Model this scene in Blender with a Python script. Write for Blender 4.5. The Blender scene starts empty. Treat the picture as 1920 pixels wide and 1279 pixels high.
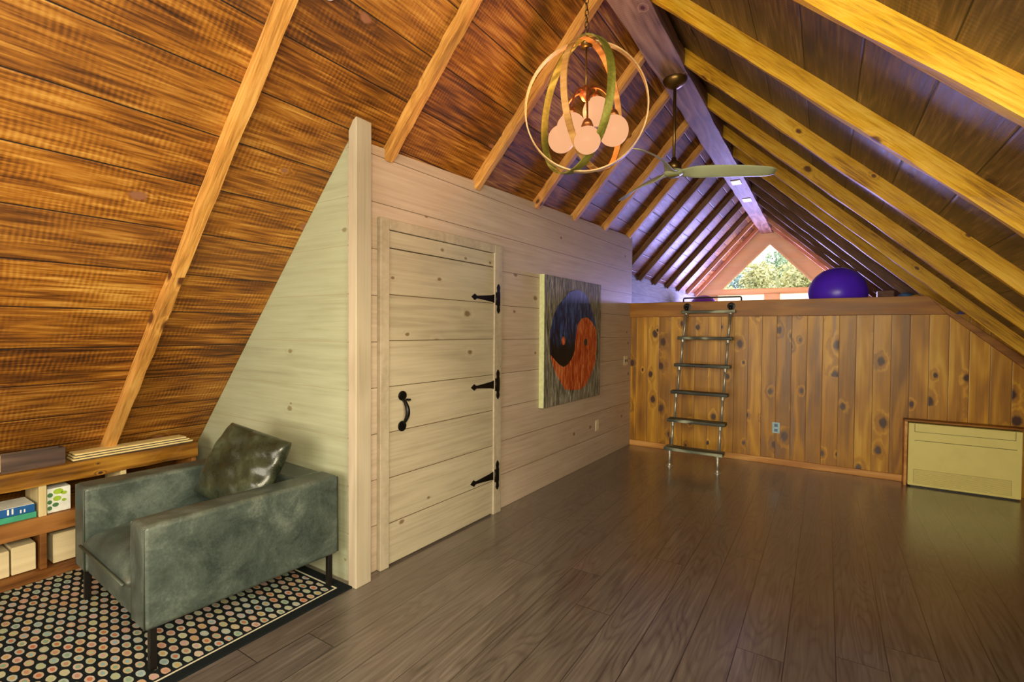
import bpy, bmesh, math, random
from mathutils import Vector, Matrix
PI = math.pi
C = bpy.context.scene.collection
sc = bpy.context.scene
rnd = random.Random(7)

# ------------------------------------------------------------------ camera
cam_d = bpy.data.cameras.new('camera')
cam_d.sensor_width = 36.0
cam_d.lens = 17.128
cam_d.clip_start = 0.05
cam_d.clip_end = 300
cam = bpy.data.objects.new('camera', cam_d)
C.objects.link(cam)
yaw, pit, rol = 0.57316229, -0.02090518, 0.00726822
fw = Vector((-math.sin(yaw)*math.cos(pit), math.cos(yaw)*math.cos(pit), math.sin(pit)))
r0 = Vector((math.cos(yaw), math.sin(yaw), 0)); u0 = r0.cross(fw)
rr = r0*math.cos(rol) + u0*math.sin(rol); uu = u0*math.cos(rol) - r0*math.sin(rol)
cam.matrix_world = Matrix(((rr.x, uu.x, -fw.x, 0), (rr.y, uu.y, -fw.y, 0), (rr.z, uu.z, -fw.z, 1.42), (0, 0, 0, 1)))
sc.camera = cam

# ------------------------------------------------------------------ view, world, daylight, added lights
sc.view_settings.view_transform = 'Standard'
sc.view_settings.look = 'None'
sc.view_settings.exposure = -0.1
sc.view_settings.gamma = 1.0
sc.view_settings.use_curve_mapping = False

def srgb(r, g, b):
    f = lambda c: (c/255/12.92) if c/255 <= 0.04045 else ((c/255+0.055)/1.055)**2.4
    return (f(r), f(g), f(b), 1.0)

w = bpy.data.worlds.new('sky_world'); sc.world = w
w.use_nodes = True
bg = w.node_tree.nodes['Background']
bg.inputs['Color'].default_value = (0.93, 0.95, 1.0, 1)
bg.inputs['Strength'].default_value = 3.2

def add_light(name, kind, loc, aim, energy, color, size=1.0, size_y=None, spread=None):
    l = bpy.data.lights.new(name, kind)
    l.energy = energy; l.color = color
    if kind == 'AREA':
        l.shape = 'RECTANGLE'; l.size = size; l.size_y = size_y or size
        if spread: l.spread = spread
    elif kind == 'SUN':
        l.angle = size
    else:
        l.shadow_soft_size = size
    o = bpy.data.objects.new(name, l); C.objects.link(o)
    o.location = loc
    o.rotation_euler = (Vector(aim)-Vector(loc)).to_track_quat('-Z', 'Y').to_euler()
    return o

# area light at a window assumed in the gable behind the camera
add_light('assumed_back_window_light', 'AREA', (-0.9, -2.42, 1.45), (-0.9, 2.0, 1.35), 165, (1.0, 0.86, 0.62), 2.9, 1.7)
# fill light at an added, unseen skylight in the right slope
add_light('added_skylight_fill', 'AREA', (0.62, -0.15, 2.05), (-2.6, 1.2, 1.2), 195, (1.0, 0.88, 0.58), 1.7, 1.0)
# added blue-violet fill inside the far gable windows, hidden behind the loft beam
add_light('added_far_window_fill', 'AREA', (-1.0, 11.25, 1.87), (-1.0, 5.0, 2.45), 230, (0.40, 0.38, 1.0), 1.9, 0.42)
# sun on the trees outside
add_light('sun', 'SUN', (6, 26, 18), (0.5, 10, 1.0), 7.0, (1.0, 0.86, 0.66), 0.02)

# ------------------------------------------------------------------ node helpers
class NT:
    def __init__(s, name):
        s.m = bpy.data.materials.new(name); s.m.use_nodes = True
        s.t = s.m.node_tree; s.n = s.t.nodes; s.l = s.t.links
        s.bsdf = s.n['Principled BSDF']; s.out = s.n['Material Output']
    def val(s, sock, v):
        if isinstance(v, bpy.types.NodeSocket): s.l.new(v, sock)
        elif v is not None: sock.default_value = v
    def node(s, t, **kw):
        n = s.n.new(t)
        for k, v in kw.items(): setattr(n, k, v)
        return n
    def math(s, op, a, b=None, c=None, clamp=False):
        n = s.node('ShaderNodeMath', operation=op, use_clamp=clamp)
        s.val(n.inputs[0], a)
        if b is not None: s.val(n.inputs[1], b)
        if c is not None: s.val(n.inputs[2], c)
        return n.outputs[0]
    def xyz(s):
        tc = s.node('ShaderNodeTexCoord')
        sp = s.node('ShaderNodeSeparateXYZ'); s.l.new(tc.outputs['Object'], sp.inputs[0])
        return {'x': sp.outputs[0], 'y': sp.outputs[1], 'z': sp.outputs[2], 'obj': tc.outputs['Object']}
    def vec(s, a, b, c):
        n = s.node('ShaderNodeCombineXYZ')
        for i, v in enumerate((a, b, c)): s.val(n.inputs[i], v)
        return n.outputs[0]
    def noise(s, v, scale=1.0, detail=3.0, rough=0.5, dist=0.0, col=False):
        n = s.node('ShaderNodeTexNoise')
        s.val(n.inputs['Vector'], v); n.inputs['Scale'].default_value = scale
        n.inputs['Detail'].default_value = detail; n.inputs['Roughness'].default_value = rough
        n.inputs['Distortion'].default_value = dist
        return n.outputs['Color'] if col else n.outputs['Fac']
    def white(s, v, dim='1D'):
        n = s.node('ShaderNodeTexWhiteNoise', noise_dimensions=dim)
        s.val(n.inputs['W' if dim == '1D' else 'Vector'], v)
        return n.outputs['Value'], n.outputs['Color']
    def voro(s, v, scale=1.0, dim='3D'):
        n = s.node('ShaderNodeTexVoronoi', voronoi_dimensions=dim); s.val(n.inputs['Vector'], v); n.inputs['Scale'].default_value = scale
        return n.outputs['Distance'], n.outputs['Color']
    def ramp(s, f, stops, const=False):
        n = s.node('ShaderNodeValToRGB'); s.val(n.inputs[0], f)
        e = n.color_ramp.elements
        if const: n.color_ramp.interpolation = 'CONSTANT'
        while len(e) < len(stops): e.new(0.5)
        for el, (p, c) in zip(e, stops): el.position = p; el.color = c
        return n.outputs[0]
    def mix(s, f, a, b, mode='MIX'):
        n = s.node('ShaderNodeMix', data_type='RGBA', blend_type=mode)
        s.val(n.inputs[0], f); s.val(n.inputs[6], a); s.val(n.inputs[7], b)
        return n.outputs[2]
    def smooth(s, v, a, b, lo=0.0, hi=1.0):
        n = s.node('ShaderNodeMapRange', interpolation_type='SMOOTHSTEP')
        s.val(n.inputs[0], v)
        for i, q in enumerate((a, b, lo, hi)): n.inputs[i+1].default_value = q
        return n.outputs[0]
    def bump(s, h, strength=0.3, dist=0.01):
        n = s.node('ShaderNodeBump'); n.inputs['Strength'].default_value = strength; n.inputs['Distance'].default_value = dist
        s.l.new(h, n.inputs['Height']); s.l.new(n.outputs[0], s.bsdf.inputs['Normal'])
    def set(s, col=None, rough=None, metal=None, spec=None, coat=None, coatr=None, emit=None, estr=None):
        b = s.bsdf.inputs
        s.val(b['Base Color'], col); s.val(b['Roughness'], rough); s.val(b['Metallic'], metal)
        s.val(b['Specular IOR Level'], spec); s.val(b['Coat Weight'], coat); s.val(b['Coat Roughness'], coatr)
        s.val(b['Emission Color'], emit); s.val(b['Emission Strength'], estr)
        return s.m

def plain(name, col, rough=0.5, metal=0.0, spec=0.5, var=0.06, scale=30, bump=0.0):
    t = NT(name); g = t.xyz()
    n = t.noise(g['obj'], scale, 4)
    c = t.mix(t.smooth(n, 0.3, 0.7), tuple(x*(1-var*2) for x in col[:3])+(1,), tuple(min(1, x*(1+var)) for x in col[:3])+(1,))
    if bump: t.bump(n, bump, 0.004)
    return t.set(c, rough, metal, spec)

def wood(name, stops, u='x', v='y', w='z', width=0.2, off=0.0, plank_len=0.0, gs=(1.2, 26.0), rings=7.0, ring_amt=0.35,
         plank_var=0.3, hue=None, knots=0.0, knot_col=(0.03, 0.012, 0.005, 1), knot_scale=1.0, knot_r=0.11, seam=0.003, seam_col=(0.01, 0.005, 0.003, 1), saw=0.0,
         rough=0.45, spec=0.4, coat=0.0, coatr=0.2, bump=0.25, blotch=0.25, contrast=1.25, lines=False):
    """boards: u runs along the grain, v across the boards"""
    t = NT(name); g = t.xyz()
    U, V, W = g[u], (t.math('ADD', g[v[0]], g[v[2]]) if '+' in v else g[v]), g[w]
    if width:
        q = t.math('DIVIDE', t.math('ADD', V, off), width)
        pid = t.math('FLOOR', q); f = t.math('FRACT', q)
        e = t.math('MULTIPLY', t.math('MINIMUM', f, t.math('SUBTRACT', 1.0, f)), width)
        r1, rc = t.white(pid)
        if plank_len:
            qu = t.math('ADD', t.math('DIVIDE', U, plank_len), t.math('MULTIPLY', r1, 5.3))
            uid = t.math('FLOOR', qu); fu = t.math('FRACT', qu)
            eu = t.math('MULTIPLY', t.math('MINIMUM', fu, t.math('SUBTRACT', 1.0, fu)), plank_len)
            e = t.math('MINIMUM', e, eu)
            r1, rc = t.white(t.math('ADD', t.math('MULTIPLY', pid, 17.31), uid))
    else:
        e = None; r1 = 0.4; rc = (0.5, 0.5, 0.5, 1)
    ro = t.math('MULTIPLY', r1, 31.7)
    # broad cathedral figure
    fld = t.noise(t.vec(t.math('ADD', t.math('MULTIPLY', U, 0.75), ro), t.math('MULTIPLY', V, 5.5), t.math('ADD', W, ro)), 1.0, 2.0, 0.45)
    kmask = None
    if knots > 0:
        kv = t.vec(t.math('ADD', t.math('MULTIPLY', U, 1.9*knot_scale), ro), t.math('ADD', t.math('MULTIPLY', V, 3.0*knot_scale), ro), t.math('MULTIPLY', W, 0.5))
        kd, kc = t.voro(kv, 1.0, '2D')
        ks = t.node('ShaderNodeSeparateColor'); t.l.new(kc, ks.inputs[0])
        on = t.math('LESS_THAN', ks.outputs[0], knots)
        rad = t.math('MULTIPLY_ADD', ks.outputs[1], knot_r*0.8, knot_r*0.45)
        wob = t.noise(t.vec(t.math('MULTIPLY', U, 22), t.math('MULTIPLY', V, 40), ro), 1.0, 2.0)
        kd = t.math('MULTIPLY', kd, t.math('MULTIPLY_ADD', wob, 0.8, 0.6))
        rel = t.math('DIVIDE', kd, rad)
        kmask = t.math('MULTIPLY', t.smooth(rel, 1.25, 0.55), on)
        halo = t.math('MULTIPLY', t.smooth(rel, 2.8, 0.8), on)
        fld = t.math('ADD', fld, t.math('MULTIPLY', halo, 0.22))
    ring = t.math('SINE', t.math('MULTIPLY', fld, rings*2*PI))
    ring = t.math('MULTIPLY_ADD', ring, 0.5, 0.5)
    ring = t.math('SUBTRACT', 1.0, t.math('POWER', t.math('SUBTRACT', 1.0, ring), 3.0)) if lines else t.math('POWER', ring, 1.7)
    fine = t.noise(t.vec(t.math('ADD', t.math('MULTIPLY', U, gs[0]), ro), t.math('MULTIPLY', V, gs[1]), t.math('MULTIPLY', W, gs[1])), 1.0, 6.0, 0.62, 0.3)
    fine = t.math('MULTIPLY_ADD', t.math('SUBTRACT', fine, 0.5), contrast, 0.5)
    val = t.math('ADD', t.math('MULTIPLY', fine, 1.0-ring_amt), t.math('MULTIPLY', ring, ring_amt))
    bl = t.noise(t.vec(t.math('ADD', t.math('MULTIPLY', U, 1.6), ro), t.math('MULTIPLY', V, 3.5), W), 1.0, 3.0, 0.6)
    val = t.math('ADD', val, t.math('MULTIPLY', t.math('SUBTRACT', bl, 0.5), blotch*2))
    if saw:
        ph = t.noise(t.vec(t.math('MULTIPLY', U, 3.0), t.math('MULTIPLY', V, 5.0), ro), 1.0, 2.0)
        sw = t.math('SINE', t.math('ADD', t.math('MULTIPLY', U, 2*PI/0.021), t.math('MULTIPLY', ph, 9.0)))
        pt = t.smooth(t.noise(t.vec(t.math('MULTIPLY', U, 5), t.math('MULTIPLY', V, 9), ro), 1.0, 3.0), 0.35, 0.7)
        sw2 = t.math('MULTIPLY', t.math('MULTIPLY', sw, pt), saw)
        val = t.math('ADD', val, sw2)
    if width:
        val = t.math('ADD', val, t.math('MULTIPLY', t.math('SUBTRACT', r1, 0.5), plank_var))
    col = t.ramp(val, stops)
    if hue and width:
        s2 = t.node('ShaderNodeSeparateColor'); t.l.new(rc, s2.inputs[0])
        col = t.mix(t.math('MULTIPLY', s2.outputs[1], hue[1]), col, hue[0])
    if kmask is not None:
        col = t.mix(kmask, col, knot_col)
    hgt = t.math('MULTIPLY', val, 0.35)
    if width:
        sm = t.smooth(e, seam, seam*0.35)
        col = t.mix(sm, col, seam_col)
        hgt = t.math('SUBTRACT', hgt, t.math('MULTIPLY', t.smooth(e, seam*2.2, 0.0), 1.6))
    if bump: t.bump(hgt, bump, 0.006)
    rg = t.math('MULTIPLY_ADD', fine, 0.22, rough-0.11)
    return t.set(col, rg, 0.0, spec, coat, coatr)

M = {}
M['ceil_l'] = wood('stained_rough_boards', [(0.12, srgb(40, 20, 6)), (0.36, srgb(104, 58, 12)), (0.58, srgb(156, 98, 24)), (0.9, srgb(206, 154, 70))],
                   width=0.27, off=-0.05, gs=(3.5, 62), rings=6, ring_amt=0.14, plank_var=0.22, knots=0.2, knot_col=srgb(140, 92, 66), knot_r=0.085, knot_scale=1.3,
                   saw=0.085, contrast=1.7, seam=0.0045, rough=0.5, spec=0.5, bump=0.35, blotch=0.32, hue=(srgb(96, 66, 40), 0.3))
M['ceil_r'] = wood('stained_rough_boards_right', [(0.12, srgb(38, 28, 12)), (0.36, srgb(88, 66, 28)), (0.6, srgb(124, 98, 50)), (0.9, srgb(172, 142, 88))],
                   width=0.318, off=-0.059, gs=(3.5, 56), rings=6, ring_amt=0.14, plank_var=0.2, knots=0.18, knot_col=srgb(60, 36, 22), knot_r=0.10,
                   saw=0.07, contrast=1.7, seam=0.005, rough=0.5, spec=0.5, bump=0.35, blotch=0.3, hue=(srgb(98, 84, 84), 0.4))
M['rafter_l'] = wood('rough_sawn_rafter', [(0.15, srgb(118, 72, 26)), (0.5, srgb(196, 140, 66)), (0.9, srgb(226, 180, 108))], u='y', v='x+z', w='z', width=0,
                     gs=(6, 95), rings=5, ring_amt=0.12, knots=0.2, knot_col=srgb(90, 50, 22), knot_r=0.12, knot_scale=1.8, rough=0.55, blotch=0.3, bump=0.4)
M['rafter_r'] = wood('rough_sawn_rafter_yellow', [(0.15, srgb(118, 70, 4)), (0.5, srgb(212, 162, 22)), (0.9, srgb(240, 204, 84))], u='y', v='x+z', w='z', width=0,
                     gs=(6, 95), rings=5, ring_amt=0.12, knots=0.2, knot_col=srgb(100, 58, 14), knot_r=0.12, knot_scale=1.8, rough=0.55, blotch=0.35, bump=0.4)
M['rafter_shaded'] = wood('rough_sawn_rafter_shaded', [(0.15, srgb(70, 44, 26)), (0.5, srgb(122, 86, 56)), (0.9, srgb(166, 128, 98))], u='y', v='x+z', w='z', width=0,
                     gs=(6, 95), rings=5, ring_amt=0.12, rough=0.55, blotch=0.2, bump=0.3)  # darker copy of the rafter wood, loft shade put into its colour
M['rafter_window_lit'] = wood('window_lit_rafter', [(0.15, srgb(190, 120, 84)), (0.5, srgb(236, 180, 140)), (0.9, srgb(248, 210, 180))], u='y', v='x+z', w='z', width=0,
                     gs=(6, 90), rings=5, ring_amt=0.15, rough=0.55, blotch=0.2, bump=0.3)  # rosy copy of the rafter wood, far window light put into its colour
M['ridge'] = wood('grey_ridge_timber', [(0.15, srgb(86, 60, 50)), (0.45, srgb(150, 116, 98)), (0.9, srgb(190, 156, 134))], u='y', v='x+z', w='z', width=0,
                  gs=(2, 34), rings=6, ring_amt=0.3, knots=0.3, knot_col=srgb(86, 40, 34), knot_r=0.09, knot_scale=1.6, rough=0.55, blotch=0.25, bump=0.35, saw=0.08)
ww = [(0.1, srgb(164, 142, 122)), (0.45, srgb(186, 166, 146)), (0.9, srgb(204, 186, 168))]
M['white_wall'] = wood('whitewashed_pine', ww, width=0.27, off=0.0, gs=(1.6, 45), rings=5, ring_amt=0.12, plank_var=0.12, knots=0.26, knot_col=srgb(132, 108, 84), knot_r=0.085, knot_scale=1.7,
                       seam=0.003, seam_col=srgb(96, 78, 56), rough=0.5, spec=0.35, bump=0.12, blotch=0.18)
M['loft_wall'] = wood('grey_limewashed_boards', [(0.1, srgb(96, 98, 92)), (0.45, srgb(136, 138, 130)), (0.9, srgb(168, 168, 158))], width=0.2, gs=(3, 40), rough=0.6, seam_col=srgb(80, 76, 70), blotch=0.3)
M['white_door'] = wood('whitewashed_door_boards', [(0.1, srgb(150, 138, 116)), (0.45, srgb(174, 162, 138)), (0.9, srgb(192, 180, 156))], width=0.274, off=-0.26, gs=(1.6, 45), rings=5, ring_amt=0.12, plank_var=0.12, knots=0.36, knot_col=srgb(120, 100, 72), knot_r=0.09, knot_scale=1.7,
                       seam=0.0035, seam_col=srgb(84, 66, 40), rough=0.5, spec=0.35, bump=0.12, blotch=0.2)
M['white_panel'] = wood('whitewashed_panel', [(0.1, srgb(142, 142, 116)), (0.45, srgb(158, 160, 132)), (0.9, srgb(172, 175, 148))], u='x', v='z', w='y', width=0.27, off=0.0, gs=(1.6, 45), rings=5, ring_amt=0.1, plank_var=0.1, knots=0.2, knot_scale=1.7,
                        knot_col=srgb(128, 118, 90), knot_r=0.075, seam=0.0015, seam_col=srgb(150, 136, 104), rough=0.5, spec=0.35, bump=0.08, blotch=0.15)
M['white_trim'] = wood('whitewashed_trim', [(0.1, srgb(152, 138, 116)), (0.45, srgb(172, 158, 136)), (0.9, srgb(188, 174, 152))], u='z', v='x', w='y', width=0, gs=(1.0, 30), rings=4, ring_amt=0.25, rough=0.5, spec=0.35, bump=0.08, blotch=0.12)
M['pine'] = wood('knotty_pine', [(0.12, srgb(110, 68, 4)), (0.4, srgb(172, 118, 14)), (0.65, srgb(204, 150, 30)), (0.92, srgb(228, 182, 66))], u='z', v='x', w='y', width=0.14, off=0.03, gs=(0.8, 30), rings=4, ring_amt=0.3,
                 plank_var=0.34, knots=0.36, knot_col=srgb(62, 28, 8), knot_r=0.17, knot_scale=1.9, seam=0.003, seam_col=srgb(84, 46, 12), rough=0.4, spec=0.45, bump=0.15, blotch=0.28, hue=(srgb(150, 104, 20), 0.45))
M['beam'] = wood('brown_beam', [(0.1, srgb(104, 62, 8)), (0.5, srgb(150, 96, 18)), (0.9, srgb(176, 124, 40))], u='x', v='z', w='y', width=0, gs=(1.2, 34), rings=4, ring_amt=0.3, rough=0.45, bump=0.15, blotch=0.15)
M['base'] = wood('pine_baseboard', [(0.1, srgb(160, 100, 40)), (0.5, srgb(204, 146, 74)), (0.9, srgb(222, 172, 104))], u='x', v='z', w='y', width=0, gs=(1.2, 34), rings=4, ring_amt=0.3, rough=0.45, bump=0.1)
M['salmon'] = wood('rosy_gable_pine', [(0.1, srgb(250, 216, 160)), (0.5, srgb(253, 236, 184)), (0.9, srgb(254, 246, 206))], u='x', v='z', w='y', width=0, gs=(1.2, 34), rings=4, ring_amt=0.2, rough=0.5, bump=0.1)
M['floor'] = wood('dark_oak_planks', [(0.12, srgb(42, 34, 31)), (0.4, srgb(76, 67, 62)), (0.62, srgb(94, 85, 79)), (0.9, srgb(122, 112, 104))], u='y', v='x+z', w='z', width=0.188, off=0.13, plank_len=2.1, gs=(2.2, 60), rings=19, ring_amt=0.17, lines=True, contrast=1.3,
                  plank_var=0.13, seam=0.0026, seam_col=srgb(26, 20, 16), rough=0.34, spec=0.7, coat=1.0, coatr=0.2, bump=0.08, blotch=0.16, hue=(srgb(92, 80, 66), 0.35))
M['shelf'] = wood('rustic_shelf_wood', [(0.12, srgb(58, 32, 4)), (0.42, srgb(122, 78, 10)), (0.9, srgb(182, 134, 44))], u='y', v='z', w='x', width=0, gs=(2.5, 30), rings=5, ring_amt=0.3, knots=0.25, knot_r=0.06, knot_scale=2.5, rough=0.5, bump=0.4, blotch=0.35)
M['shelf_d'] = wood('rustic_shelf_wood_dark', [(0.12, srgb(58, 30, 10)), (0.45, srgb(112, 68, 24)), (0.9, srgb(156, 104, 48))], u='y', v='z', w='x', width=0, gs=(2.5, 30), rings=5, ring_amt=0.3, rough=0.5, bump=0.3, blotch=0.35)
M['divider'] = wood('pale_shelf_divider', [(0.1, srgb(176, 156, 110)), (0.9, srgb(214, 196, 150))], u='z', v='x', w='y', width=0, rough=0.5)
M['tray'] = wood('dark_box_wood', [(0.1, srgb(44, 32, 28)), (0.5, srgb(82, 62, 54)), (0.9, srgb(110, 88, 74))], u='y', v='z', w='x', width=0, gs=(2.5, 30), rough=0.6, bump=0.3)
M['board'] = plain('cream_board', srgb(214, 190, 130), 0.6)
M['board_edge'] = plain('dark_board_core', srgb(66, 62, 56), 0.7)
M['cream_box'] = wood('pale_plywood', [(0.1, srgb(190, 172, 134)), (0.9, srgb(222, 206, 168))], u='y', v='z', w='x', width=0, gs=(2, 26), rough=0.55, bump=0.1)
M['blue'] = plain('blue_print', srgb(24, 84, 150), 0.4)
M['teal'] = plain('green_print', srgb(60, 150, 120), 0.4)
M['paper'] = plain('white_card', srgb(224, 226, 220), 0.5)
M['leafg'] = plain('lime_leaf_print', srgb(150, 180, 50), 0.5)
M['leafd'] = plain('dark_leaf_print', srgb(70, 120, 72), 0.5)
M['black_iron'] = plain('black_iron', srgb(22, 20, 20), 0.38, 0.6, 0.5, 0.1, 60, 0.1)
M['steel'] = plain('galvanised_pipe', srgb(178, 174, 160), 0.38, 0.6, 0.5, 0.1, 40)
M['dark_pipe'] = plain('dark_pipe', srgb(60, 52, 44), 0.4, 0.7)
M['leg'] = plain('black_steel_leg', srgb(30, 27, 25), 0.4, 0.5)
M['brass'] = plain('aged_brass', srgb(120, 96, 54), 0.35, 0.9)
M['bronze'] = plain('warm_bronze', srgb(150, 92, 52), 0.4, 0.8)
M['heater'] = plain('cream_enamel', srgb(230, 220, 134), 0.38, 0.0, 0.5, 0.02, 8)
M['heater_d'] = plain('cream_enamel_shadow_gap', srgb(120, 108, 58), 0.5)
M['plate_w'] = plain('ivory_plate', srgb(220, 206, 176), 0.4)
M['plate_b'] = plain('pale_blue_plate', srgb(166, 198, 214), 0.4)
M['slot'] = plain('dark_slot', srgb(50, 48, 44), 0.5)
M['purple'] = plain('purple_vinyl', srgb(88, 44, 240), 0.32, 0.0, 0.5, 0.03, 10)
M['purple2'] = plain('violet_vinyl', srgb(120, 60, 200), 0.35, 0.0, 0.5, 0.03, 10)
M['bluecloth'] = plain('blue_cloth', srgb(92, 136, 190), 0.8, 0, 0.2, 0.1, 40, 0.3)
M['yellowcloth'] = plain('yellow_cloth', srgb(226, 186, 70), 0.8, 0, 0.2, 0.1, 40, 0.3)
M['fan'] = plain('satin_fan_blade', srgb(184, 196, 158), 0.32, 0.0, 0.5, 0.03, 8)
M['chrome'] = plain('bright_metal_plate', srgb(210, 214, 206), 0.5, 0.5)
M['white_plastic'] = plain('white_plastic', srgb(228, 224, 216), 0.4)
M['strap_g'] = wood('green_lit_bent_wood', [(0.1, srgb(66, 64, 16)), (0.5, srgb(116, 112, 40)), (0.9, srgb(164, 158, 84))], width=0, gs=(6, 60), rough=0.5, bump=0.2)  # greenish light on this hoop is tinted into the wood colour
M['strap_o'] = wood('honey_bent_wood', [(0.1, srgb(126, 84, 34)), (0.5, srgb(176, 128, 68)), (0.9, srgb(206, 160, 100))], width=0, gs=(6, 60), rough=0.5, bump=0.2)
M['strap_t'] = wood('tan_bent_wood', [(0.1, srgb(150, 116, 74)), (0.5, srgb(196, 160, 110)), (0.9, srgb(220, 190, 144))], width=0, gs=(6, 60), rough=0.5, bump=0.2)

def leather_mat(name, c0, c1, c2, rough=0.42):
    t = NT(name); g = t.xyz()
    n = t.noise(g['obj'], 5.0, 5, 0.65, 0.6); f = t.noise(g['obj'], 90.0, 4, 0.6)
    v = t.math('ADD', n, t.math('MULTIPLY', t.math('SUBTRACT', f, 0.5), 0.35))
    c = t.ramp(v, [(0.28, c0), (0.52, c1), (0.75, c2)])
    geo = t.node('ShaderNodeNewGeometry')
    wear = t.math('MULTIPLY', t.smooth(geo.outputs['Pointiness'], 0.52, 0.62), t.smooth(n, 0.4, 0.62))
    c = t.mix(t.math('MULTIPLY', wear, 0.4), c, srgb(128, 92, 58))
    v2, _ = t.voro(g['obj'], 160)
    t.bump(t.math('ADD', t.math('MULTIPLY', v2, 0.3), n), 0.18, 0.006)
    return t.set(c, t.math('MULTIPLY_ADD', n, 0.3, rough-0.15), 0, 0.5)
M['leather'] = leather_mat('grey_green_leather', srgb(38, 46, 42), srgb(66, 77, 71), srgb(98, 110, 102))
M['leather_p'] = plain('leather_piping', srgb(60, 66, 54), 0.45)
M['leather_d'] = leather_mat('dark_green_leather', srgb(22, 25, 16), srgb(46, 51, 36), srgb(78, 86, 66), 0.3)

def rug_mat():
    t = NT('dotted_rug'); g = t.xyz()
    X, Yc = g['x'], g['y']
    cw, ch = 0.066, 0.042
    qx = t.math('DIVIDE', X, cw); ix = t.math('FLOOR', qx); fx = t.math('FRACT', qx)
    par = t.math('FRACT', t.math('MULTIPLY', ix, 0.5))
    qy = t.math('ADD', t.math('DIVIDE', Yc, ch), par); iy = t.math('FLOOR', qy); fy = t.math('FRACT', qy)
    rv, rc = t.white(t.vec(ix, iy, 0.0), '3D')
    s2 = t.node('ShaderNodeSeparateColor'); t.l.new(rc, s2.inputs[0])
    dx = t.math('DIVIDE', t.math('SUBTRACT', fx, 0.5), 0.42); dy = t.math('DIVIDE', t.math('SUBTRACT', fy, 0.5), 0.35)
    nz = t.noise(g['obj'], 60, 2)
    d = t.math('SQRT', t.math('ADD', t.math('MULTIPLY', dx, dx), t.math('MULTIPLY', dy, dy)))
    d = t.math('ADD', d, t.math('MULTIPLY', t.math('SUBTRACT', nz, 0.5), 0.4))
    dot = t.math('LESS_THAN', d, 1.0); core = t.math('LESS_THAN', d, 0.55)
    cols = [srgb(176, 166, 140), srgb(170, 128, 110), srgb(124, 150, 128), srgb(172, 144, 94), srgb(132, 158, 164), srgb(172, 106, 76), srgb(158, 164, 126), srgb(180, 146, 142)]
    st = [(i/8.0, c) for i, c in enumerate(cols)]
    c1 = t.ramp(rv, st, True); c2 = t.ramp(s2.outputs[1], st, True)
    dark = srgb(22, 26, 28)
    c1 = t.mix(0.45, c1, srgb(184, 178, 156))
    c = t.mix(dot, dark, t.mix(core, c1, c2))
    edge = t.math('MINIMUM', t.math('SUBTRACT', 0.0, X), t.math('SUBTRACT', 0.0, Yc))
    c = t.mix(t.math('LESS_THAN', edge, 0.078), c, dark)
    ln = t.math('MULTIPLY', t.math('GREATER_THAN', edge, 0.056), t.math('LESS_THAN', edge, 0.066))
    c = t.mix(ln, c, srgb(196, 190, 168))
    h = t.noise(g['obj'], 260, 2)
    t.bump(h, 0.4, 0.004)
    return t.set(c, 0.95, 0, 0.1)
M['rug'] = rug_mat()

def canvas_mat(name, stops, sx=40, sy=5):
    t = NT(name); g = t.xyz()
    n = t.noise(t.vec(t.math('MULTIPLY', g['x'], sx), t.math('MULTIPLY', g['y'], sy), 0.0), 1.0, 6, 0.7, 0.8)
    c = t.ramp(n, stops)
    t.bump(n, 0.5, 0.006)
    return t.set(c, 0.7, 0, 0.25)
M['bark'] = canvas_mat('grey_bark_canvas', [(0.34, srgb(50, 46, 36)), (0.5, srgb(120, 114, 98)), (0.66, srgb(182, 176, 158))])
M['orange'] = canvas_mat('orange_red_paint', [(0.36, srgb(122, 34, 14)), (0.5, srgb(184, 80, 30)), (0.64, srgb(228, 146, 86))])
def blue_mat():
    t = NT('blue_black_paint'); g = t.xyz()
    n = t.noise(t.vec(t.math('MULTIPLY', g['x'], 30), t.math('MULTIPLY', g['y'], 5), 0.0), 1.0, 5, 0.7, 0.8)
    c = t.ramp(n, [(0.38, srgb(6, 9, 24)), (0.5, srgb(20, 36, 84)), (0.66, srgb(76, 104, 160))])
    k = t.smooth(t.math('ADD', g['y'], t.math('MULTIPLY', n, 0.2)), 0.82, 0.6)
    c = t.mix(k, c, srgb(10, 9, 12)); t.bump(n, 0.4, 0.005)
    return t.set(c, 0.5, 0, 0.4)
M['bluepaint'] = blue_mat()

def glow_mat(name, col, strength):
    t = NT(name); lw = t.node('ShaderNodeLayerWeight'); lw.inputs[0].default_value = 0.35
    return t.set(srgb(44, 30, 22), 0.4, 0, 0.05, emit=col, estr=strength)
M['globe'] = glow_mat('lit_opal_glass', (1.0, 0.485, 0.235, 1), 0.98)

def glass_mat():
    t = NT('window_glass')
    tr = t.node('ShaderNodeBsdfTransparent'); gl = t.node('ShaderNodeBsdfGlossy'); gl.inputs['Roughness'].default_value = 0.02
    fr = t.node('ShaderNodeFresnel'); fr.inputs[0].default_value = 1.45
    mx = t.node('ShaderNodeMixShader')
    t.l.new(fr.outputs[0], mx.inputs[0]); t.l.new(tr.outputs[0], mx.inputs[1]); t.l.new(gl.outputs[0], mx.inputs[2])
    t.l.new(mx.outputs[0], t.out.inputs['Surface'])
    return t.m
M['glass'] = glass_mat()
def shade_mat():
    t = NT('white_window_shade')
    a = t.node('ShaderNodeBsdfTranslucent'); a.inputs[0].default_value = (0.95, 0.92, 0.86, 1)
    b = t.node('ShaderNodeBsdfDiffuse'); b.inputs[0].default_value = (0.9, 0.88, 0.84, 1)
    mx = t.node('ShaderNodeMixShader'); mx.inputs[0].default_value = 0.25
    t.l.new(a.outputs[0], mx.inputs[1]); t.l.new(b.outputs[0], mx.inputs[2]); t.l.new(mx.outputs[0], t.out.inputs['Surface'])
    return t.m
M['shade'] = shade_mat()
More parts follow.
